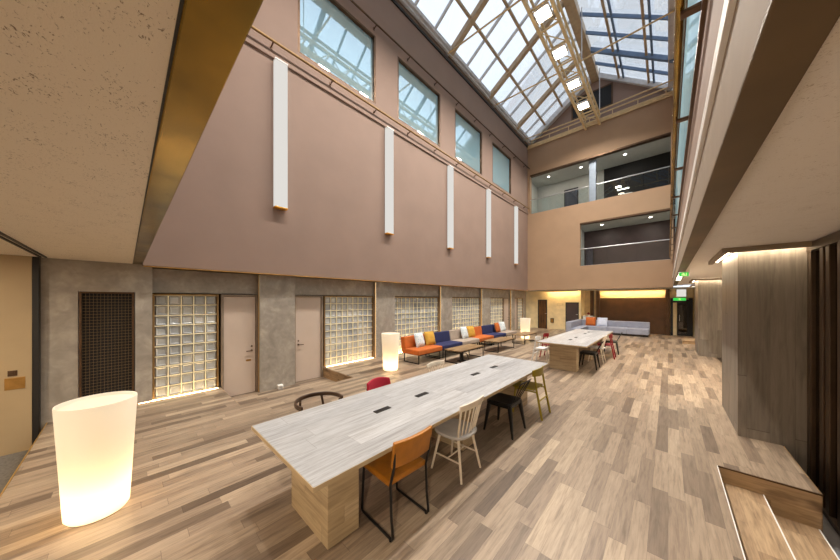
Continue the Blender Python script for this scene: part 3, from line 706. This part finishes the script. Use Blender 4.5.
# ------------------------------------------------------------------ furniture: long tables
def long_table(lb, y0, outlets, x=-2.22):
    L = 4.45; t = thing('long_table', lb, 'table', (x, y0+L/2, 0))
    w = .605
    o = B(-w, w, -L/2, L/2, .708, .74).build('tabletop', 'table_top', t, bevel=.003)
    m = MB()
    m.box(-w-.004, -w, -L/2, L/2, .706, .7385).box(w, w+.004, -L/2, L/2, .706, .7385).box(-w, w, -L/2-.004, -L/2, .706, .7385).box(-w, w, L/2, L/2+.004, .706, .7385)
    e = m.build('edge_band', 'table_edge', t, smooth=False); e['label'] = 'tan edge band'
    for y in (-L/2+.25, -.14, L/2-.53):
        B(-.345, .32, y, y+.28, .0, .705).build('pedestal', 'table_body', t, bevel=.003)
    for y in outlets:
        p = B(-.034, .034, y-y0-L/2-.1, y-y0-L/2+.1, .7405, .746).build('power_outlet', 'black_frame', t, bevel=.003)
        MB().box(-.022, .022, y-y0-L/2-.085, y-y0-L/2-.01, .7465, .748).box(-.022, .022, y-y0-L/2+.01, y-y0-L/2+.085, .7465, .748).build('flap', 'black_metal', p, bevel=.001)
    return t
long_table('long whitewashed wood table in the foreground on tan pedestals', .785, (1.83, 2.45, 3.7, 4.31))
long_table('long whitewashed wood table farther back, in front of the grey sofa', 7.76, (8.8, 9.45, 10.7, 11.3), -2.1)

# ------------------------------------------------------------------ chairs (local: front +y, back -y, seat centre at origin)
def leather_chair(lb, loc, rz):
    t = thing('sled_chair', lb, 'chair', loc, rz)
    s = MB().box(-.215, .215, -.2, .23, .415, .465); s.build('seat', 'leather', t, bevel=.02, seg=4)
    def bk(u, v):
        x = (u-.5)*.43; z = .58+v*.215; y = -.225-.035*(v)-.03*(1-(2*u-1)**2)
        return (x, y, z)
    MB().grid(bk, 13, 7).build('backrest', 'leather', t, solid=.035, bevel=.01, sub=1)
    for sx in (-1, 1):
        x = sx*.2
        MB().tube([(x, -.262, .78), (x, -.25, .6), (x, -.205, .44), (x, -.215, .2), (x, -.235, .03), (x, -.22, .011), (x, -.18, .011), (x, .17, .011), (x, .2, .014), (x, .205, .04), (x, .19, .25), (x, .175, .412)], .011, 10).build('sled_frame', 'black_metal', t)
        MB().lathe([(.016, 0), (.016, .014)], 12, Matrix.Translation((x, -.21, 0))).build('glide', 'black_metal', t)
    MB().tube([(-.2, .175, .405), (.2, .175, .405)], .009).build('cross_bar', 'black_metal', t)
    return t

def spindle_chair(lb, loc, rz, wood_m='pale_wood', seat_m='pale_seat', n=7):
    t = thing('spindle_chair', lb, 'chair', loc, rz)
    pts = []
    for k in range(28):
        a = 2*PI*k/28; c, s = math.cos(a), math.sin(a)
        pts.append((.22*math.copysign(abs(c)**.7, c), .21*math.copysign(abs(s)**.7, s)))
    MB().prism(pts, .425, .455).build('seat', seat_m, t, bevel=.01, seg=3)
    for sx in (-1, 1):
        for sy in (-1, 1):
            MB().tube([(sx*.13, sy*.12, .427), (sx*.19, sy*.2, 0)], .017, 10, .012).build('leg', wood_m, t)
    MB().tube([(-.165, -.165, .18), (-.165, .165, .18)], .009).tube([(.165, -.165, .18), (.165, .165, .18)], .009).tube([(-.165, 0, .18), (.165, 0, .18)], .009).build('stretcher', wood_m, t)
    for k in range(n):
        f = (k/(n-1)-.5)*2
        r = .012 if abs(f) == 1 else .0075
        MB().tube([(f*.165, -.17+.03*abs(f), .453), (f*.205, -.245+.035*f*f, .775)], r, 8).build('spindle', wood_m, t)
    def rl(u, v):
        f = (u-.5)*2
        return (f*.235, -.247+.04*f*f-.008*v, .755+.06*v+.012*(1-f*f)*v)
    MB().grid(rl, 17, 4).build('top_rail', wood_m, t, solid=.018, bevel=.004)
    return t

def metal_chair(lb, loc, rz, mat='black_metal', rods=4):
    t = thing('metal_chair', lb, 'chair', loc, rz)
    MB().prism([(-.18,-.17),(.18,-.17),(.2,-.1),(.2,.14),(.17,.19),(-.17,.19),(-.2,.14),(-.2,-.1)], .435, .452).build('seat', mat, t, bevel=.006, seg=3)
    a = MB()
    for (p, q) in (((-.2,-.15),(-.2,.15)), ((.2,-.15),(.2,.15)), ((-.17,-.17),(.17,-.17)), ((-.17,.19),(.17,.19))):
        a.bar((*p, .415), (*q, .415), .012, .05)
    a.build('apron', mat, t, bevel=.003)
    for sx in (-1, 1):
        for sy in (-1, 1):
            lg = MB(); x0, y0, x1, y1 = sx*.165, sy*.15, sx*.22, sy*.215
            lg.add([(x0-.028,y0-.028,.435),(x0+.028,y0-.028,.435),(x0+.028,y0+.028,.435),(x0-.028,y0+.028,.435),(x1-.013,y1-.013,0),(x1+.013,y1-.013,0),(x1+.013,y1+.013,0),(x1-.013,y1+.013,0)],
                   [(0,1,2,3),(7,6,5,4),(0,4,5,1),(1,5,6,2),(2,6,7,3),(3,7,4,0)])
            lg.build('leg', mat, t, bevel=.008)
    for k in range(rods):
        f = (k/(rods-1)-.5)*2
        MB().tube([(f*.1, -.165, .445), (f*.15, -.24, .6), (f*.19, -.33+.02*f*f, .76)], .0055, 8).build('back_rod', mat, t)
    MB().tube([(f*.2, -.332+.022*f*f, 0.76+.012*(1-f*f)) for f in [i/8-1 for i in range(17)]], .008, 8).build('top_rail', mat, t)
    return t

def cafe_chair(lb, loc, rz, mat):
    t = thing('cafe_chair', lb, 'chair', loc, rz)
    MB().prism([(-.2,-.17),(.2,-.17),(.22,.17),(.19,.2),(-.19,.2),(-.22,.17)], .435, .46).build('seat', mat, t, bevel=.01, seg=3)
    for sx in (-1, 1):
        MB().tube([(sx*.17, .15, .44), (sx*.2, .19, 0)], .017, 10, .013).build('leg', mat, t)
        MB().tube([(sx*.2, -.285, 0), (sx*.19, -.2, .44), (sx*.18, -.165, .68), (sx*.178, -.165, .735)], .018, 10, .014).build('leg', mat, t)
    MB().tube([(-.197, -.235, .28), (.197, -.235, .28)], .011).build('stretcher', mat, t)
    for sx in (-1, 1): MB().tube([(sx*.19, -.2, .415), (sx*.18, .15, .415)], .012).build('seat_rail', mat, t)
    def bk(u, v):
        f = (u-.5)*2
        return (f*.235, -.205+.055*f*f, .655+(.13*v)*(1-.25*f*f)+.03*f*f*.5)
    MB().grid(bk, 17, 5).build('backrest', mat, t, solid=.02, bevel=.006)
    return t

def armchair_bent(lb, loc, rz):
    t = thing('bentwood_armchair', lb, 'chair', loc, rz)
    MB().prism([(.215*math.cos(a), .215*math.sin(a)) for a in [2*PI*k/28 for k in range(28)]], .43, .46).build('seat', 'dark_wood', t, bevel=.01, seg=3)
    def rl(u, v):
        a = PI+(-.12+u*1.24)*PI
        return (.255*math.cos(a), .265*math.sin(a)+.02, .705+.045*v)
    MB().grid(rl, 29, 3).build('back_rail', 'dark_wood', t, solid=.024, bevel=.006)
    for sx in (-1, 1):
        MB().tube([(sx*.19, .14, 0), (sx*.2, .1, .44), (sx*.235, .06, .71)], .014, 10).build('leg', 'dark_wood', t)
        MB().tube([(sx*.18, -.2, 0), (sx*.16, -.15, .44), (sx*.13, -.205, .71)], .014, 10).build('leg', 'dark_wood', t)
    MB().tube([(-.185, -.03, .25), (.185, -.03, .25)], .009).tube([(-.19, .13, .25), (-.17, -.18, .25)], .009).tube([(.19, .13, .25), (.17, -.18, .25)], .009).build('stretcher', 'dark_wood', t)
    return t

def shell_chair(lb, loc, rz, mat, leg):
    t = thing('upholstered_chair', lb, 'chair', loc, rz)
    MB().box(-.22, .22, -.19, .22, .42, .475).build('seat', mat, t, bevel=.022, seg=4)
    def bk(u, v):
        f = (u-.5)*2
        return (f*(.215-.02*v), -.225-.05*v+.05*f*f, .56+v*.25*(1-.12*f*f))
    MB().grid(bk, 13, 6).build('backrest', mat, t, solid=.035, bevel=.01, sub=1)
    for sx in (-1, 1):
        MB().tube([(sx*.17, -.26, .7), (sx*.17, -.2, .45), (sx*.19, -.22, 0)], .013, 10).build('leg', leg, t)
        MB().tube([(sx*.17, .16, .43), (sx*.19, .2, 0)], .013, 10).build('leg', leg, t)
    return t

R = math.radians
leather_chair('cognac leather chair on black sled legs at the near end of the foreground table', (-1.81, 1.625, 0), R(87))
spindle_chair('pale spindle back chair between the leather chair and the black metal chair', (-1.77, 2.53, 0), R(90))
metal_chair('black metal chair with a rod back beside the olive chair at the foreground table', (-1.77, 3.77, 0), R(90))
cafe_chair('olive yellow wooden chair at the far end of the foreground table', (-1.75, 4.64, 0), R(90), 'olive')
armchair_bent('dark curved rail armchair tucked behind the near left side of the foreground table', (-3.0, 1.52, 0), R(-92))
shell_chair('crimson upholstered chair tucked behind the left side of the foreground table', (-2.74, 2.38, 0), R(-90), 'red_fabric', 'black_metal')
spindle_chair('pale spindle back chair mostly hidden behind the left side of the foreground table', (-2.75, 3.63, 0), R(-90))
metal_chair('black metal chair at the near right corner of the farther table', (-1.63, 8.8, 0), R(90), rods=4)
spindle_chair('pale spindle back chair on the right side of the farther table', (-1.62, 9.85, 0), R(90))
cafe_chair('red wooden chair on the right side of the farther table', (-1.55, 10.75, 0), R(92), 'red')
metal_chair('dark green grey metal chair at the far right corner of the farther table', (-1.5, 11.75, 0), R(96), 'grey_metal', 3)
cafe_chair('white chair at the near left corner of the farther table', (-2.78, 8.55, 0), R(-90), 'white_metal')
cafe_chair('red chair on the left side of the farther table behind the white one', (-2.85, 9.5, 0), R(-92), 'red')

# ------------------------------------------------------------------ standing lamps
lp = None
for loc, lb in (((-3.78, -.17, 0), 'large glowing white drum floor lamp in the left foreground'), ((-5.55, 4.86, 0), 'glowing white tapered floor lamp standing beside the first orange seat'), ((-5.2, 13.35, 0), 'glowing white floor lamp standing past the end of the farthest coffee table')):
    if lp is None:
        lp = thing('floor_lamp', lb, 'floor lamp', loc, group='glowing drum floor lamps')
        MB().lathe([(.183, .012), (.196, .03), (.246, .99), (.244, 1.0), (.234, 1.0), (.227, .985), (.22, .975), (.12, .965), (.001, .96)], 48, cap=False).build('shade', 'lamp_shell', lp)
        MB().lathe([(.17, 0), (.18, .005), (.18, .011), (.15, .0115)], 48).build('base', 'white_metal', lp)
    else: dup(lp, lb, loc, 0, 'glowing drum floor lamps')
    li = bpy.data.lights.new('lamp_bulb', 'POINT'); li.energy = 8.; li.color = (1., .68, .34); li.shadow_soft_size = .07
    lo = bpy.data.objects.new('lamp_bulb', li); COL.objects.link(lo); lo.location = (loc[0], loc[1], .2)

# ------------------------------------------------------------------ lounge seats (local front +y)
def lounge(lb, loc, mat):
    t = thing('lounge_seat', lb, 'lounge seat', loc, R(-90), 'lounge seats along the left wall')
    w = .575
    MB().box(-w, w, -.36, .36, .27, .42).build('seat_cushion', mat, t, bevel=.03, seg=4)
    xf = Matrix.Translation((0, -.25, .42)) @ Matrix.Rotation(R(8), 4, 'X')
    MB().box(-w, w, -.12, .07, -.02, .35, xf).build('backrest', mat, t, bevel=.035, seg=4)
    for sx in (-1, 1):
        x = sx*.5
        MB().bar((x, -.3, .012), (x, .3, .012), .024).bar((x, -.3, 0), (x, -.3, .262), .024, .024, (1, 0, 0)).bar((x, .3, 0), (x, .3, .262), .024, .024, (1, 0, 0)).build('leg_frame', 'black_metal', t, bevel=.003)
    MB().bar((-.5, .3, .255), (.5, .3, .255), .024).bar((-.5, -.3, .255), (.5, -.3, .255), .024).build('under_rail', 'black_metal', t, bevel=.003)
    return t
for k, (mat, lb) in enumerate((('orange', 'orange lounge seat nearest the camera, beside the glowing lamp'), ('navy', 'navy lounge seat next to the nearest orange one'), ('beige_fabric', 'warm grey lounge seat between the navy and orange seats'),
                               ('orange', 'orange lounge seat in the middle of the row, after the warm grey seat'), ('navy', 'navy lounge seat toward the far end of the row'), ('beige_fabric', 'warm grey lounge seat at the far end of the row'))):
    lounge(lb, (-5.71, 6.335+k*1.165, 0), mat)
def cushion(lb, y, mat, x=-5.74, tilt=16, yaw=0., s=.45, z=.425, rz=R(-90), back=None):
    t = thing('cushion', lb, 'cushion', (x, y, z), rz+R(yaw))
    N = 13
    def side(sg):
        def fn(u, v):
            a, b = 2*u-1, 2*v-1
            e = max(0., (1-abs(a)**3.2)*(1-abs(b)**3.2))**.55
            pin = 1-.06*(1-max(abs(a), abs(b)))*0 - .05*(1-(a*a)*(b*b))
            p = Vector((a*s/2*pin, sg*.075*e, b*s/2*pin+s/2))
            return tuple(Matrix.Rotation(R(tilt), 4, 'X') @ p)
        return fn
    MB().grid(side(1), N, N).grid(side(-1), N, N).build('cover', mat, t)
    pp = [(-s/2*.97, 0, .01*s), (s/2*.97, 0, .01*s), (s/2*.97, 0, s*.99), (-s/2*.97, 0, s*.99)]
    MB().tube([tuple(Matrix.Rotation(R(tilt), 4, 'X') @ Vector(p)) for p in pp], .006, 6, closed=True).build('piping', mat, t)
cushion('white patterned cushion on the nearest orange seat', 6.3, 'pattern', yaw=6)
cushion('mustard cushion beside the patterned one on the nearest orange seat', 6.8, 'mustard', yaw=-4)
cushion('white patterned cushion on the warm grey middle seat', 8.86, 'pattern', yaw=5)
cushion('mustard cushion leaning on the middle orange seat', 9.33, 'mustard', yaw=-5)
cushion('orange cushion where the far navy seat meets the last grey seat', 11.6, 'orange', yaw=4, s=.44)
cushion('white patterned cushion on the last grey seat', 12.1, 'pattern', yaw=-6)

# coffee tables
def coffee(lb, y):
    t = thing('coffee_table', lb, 'coffee table', (-4.78, y, 0), 0, 'coffee tables before the lounge seats')
    B(-.29, .29, -.7, .7, .36, .39).build('tabletop', 'coffee_top', t, bevel=.004)
    for sy in (-1, 1):
        yy = sy*.67
        MB().bar((-.27, yy, .012), (.27, yy, .012), .024).bar((-.27, yy, 0), (-.27, yy, .359), .024, .024, (1, 0, 0)).bar((.27, yy, 0), (.27, yy, .359), .024, .024, (1, 0, 0)).build('leg_frame', 'black_metal', t, bevel=.003)
    MB().bar((-.27, -.67, .347), (-.27, .67, .347), .022).bar((.27, -.67, .347), (.27, .67, .347), .022).build('under_rail', 'black_metal', t, bevel=.003)
coffee('low oak coffee table nearest the camera, before the first navy seat', 7.33)
coffee('low oak coffee table in the middle of the row of three', 9.75)
coffee('low oak coffee table nearest the far lamp', 12.2)
t = thing('pedestal_stool', 'dark pedestal with a curved arm standing under the nearest coffee table', 'pedestal', (-4.74, 7.08, 0))
MB().lathe([(.14, 0), (.14, .012), (.07, .03), (.055, .06), (.055, .3), (.07, .33), (.07, .345)], 24).build('column', 'dark_void', t)
MB().tube([(.05, 0, .25), (.06, .12, .24), (.06, .24, .17), (.06, .3, .06), (.06, .31, .01)], .012).build('arm', 'black_metal', t)

# ------------------------------------------------------------------ grey corner sofa
t = thing('corner_sofa', 'long blue grey corner sofa before the dark brown panel', 'sofa', (-2.4, 18.4, 0))
for k in range(3):
    a = -1.0+k*.895; B(a+.004, a+.891, -.48, .22, .1, .4).build('seat_cushion', 'sofa_grey', t, bevel=.03, seg=4)
B(-1.68, 1.69, .23, .47, .1, .72).build('backrest', 'sofa_grey', t, bevel=.03, seg=4)
B(-1.68, -1.42, -2.3, .225, .1, .72).build('side_backrest', 'sofa_grey', t, bevel=.03, seg=4)
for k in range(3):
    a = -2.28+k*.89; B(-1.415, -1.01, a, a+.88, .1, .4).build('seat_cushion', 'sofa_grey', t, bevel=.03, seg=4)
MB().box(-1.64, 1.64, -.42, .44, .0, .1).box(-1.64, -1.05, -2.25, -.43, 0, .1).build('plinth', 'black_frame', t, bevel=.005)
cushion('orange cushion on the grey corner sofa', 18.42, 'orange', x=-3.35, tilt=14, rz=R(180), s=.5, z=.405)
cushion('pale blue cushion beside the orange one on the grey corner sofa', 18.42, 'pale_blue', x=-2.78, tilt=14, rz=R(180), s=.5, z=.405)
t = thing('white_counter', 'small white counter behind the grey corner sofa', 'counter', (-3.62, 19.35, 0)); B(-.26, .26, -.2, .2, 0, .88).build('body', 'white', t, bevel=.006); B(-.28, .28, -.22, .22, .88, .92).build('top', 'white', t, bevel=.006)
t = thing('red_ornament', 'small red ornament standing on the white counter', 'ornament', (-3.62, 19.35, .92)); MB().lathe([(.05, 0), (.05, .02), (.02, .03), (.02, .08)], 16).build('stem', 'white_metal', t); MB().lathe([(.02, .08), (.07, .11), (.075, .16), (.04, .2), (.01, .22)], 16).build('bloom', 'red', t)

# ------------------------------------------------------------------ lights
def area(name, loc, sx, sy, e, c, rot=(0, 0, 0), spread=PI):
    l = bpy.data.lights.new(name, 'AREA'); l.shape = 'RECTANGLE'; l.size = sx; l.size_y = sy; l.energy = e; l.color = c; l.spread = spread
    o = bpy.data.objects.new(name, l); COL.objects.link(o); o.location = loc; o.rotation_euler = rot; return o
for yv in FY: area('floodlight_beam', (-3.13, yv, 11.6), .4, .44, 176., (1., .93, .84), spread=math.radians(145))
for x, y, z in ((-5.9, 19.2, 10.16), (-4., 19.2, 10.16), (-1.8, 19.2, 10.16), (-2.9, 19.2, 6.36), (-.7, 19.2, 6.36)): area('downlight_or_fill_beam', (x, y, z), .12, .12, 16., (1., .92, .78))
for x, y, e in ((-5.4, -2.2, 52.), (-2.6, -2.4, 75.), (.9, -1.5, 130.)): area('downlight_or_fill_beam', (x, y, 2.54), .3, .3, e, (1., .84, .64))  # unseen fill lights added behind the camera for ceiling, floor and steps
for y in (2.5, 9., 15.): area('downlight_or_fill_beam', (2.2, y, 2.55), .3, .3, 90., (1., .86, .68))  # hidden fill lights added in the right corridor, no fittings there

w = bpy.data.worlds.new('sky'); SC.world = w; w.use_nodes = True
nt = w.node_tree; nt.nodes.clear()
bg = nt.nodes.new('ShaderNodeBackground'); wo = nt.nodes.new('ShaderNodeOutputWorld')
tc = nt.nodes.new('ShaderNodeTexCoord'); nz = nt.nodes.new('ShaderNodeTexNoise'); nz.inputs['Scale'].default_value = 2.2; nz.inputs['Detail'].default_value = 4.
cr = nt.nodes.new('ShaderNodeValToRGB'); cr.color_ramp.elements[0].position = .38; cr.color_ramp.elements[0].color = (.78, .87, 1., 1); cr.color_ramp.elements[1].position = .62; cr.color_ramp.elements[1].color = (.87, .93, 1., 1)
nt.links.new(tc.outputs['Generated'], nz.inputs['Vector']); nt.links.new(nz.outputs['Fac'], cr.inputs[0]); nt.links.new(cr.outputs[0], bg.inputs[0])
bg.inputs[1].default_value = 1.15
nt.links.new(bg.outputs[0], wo.inputs[0])

SC.view_settings.view_transform = 'Standard'; SC.view_settings.look = 'None'; SC.view_settings.gamma = 1.; SC.view_settings.exposure = .2; SC.view_settings.use_curve_mapping = False
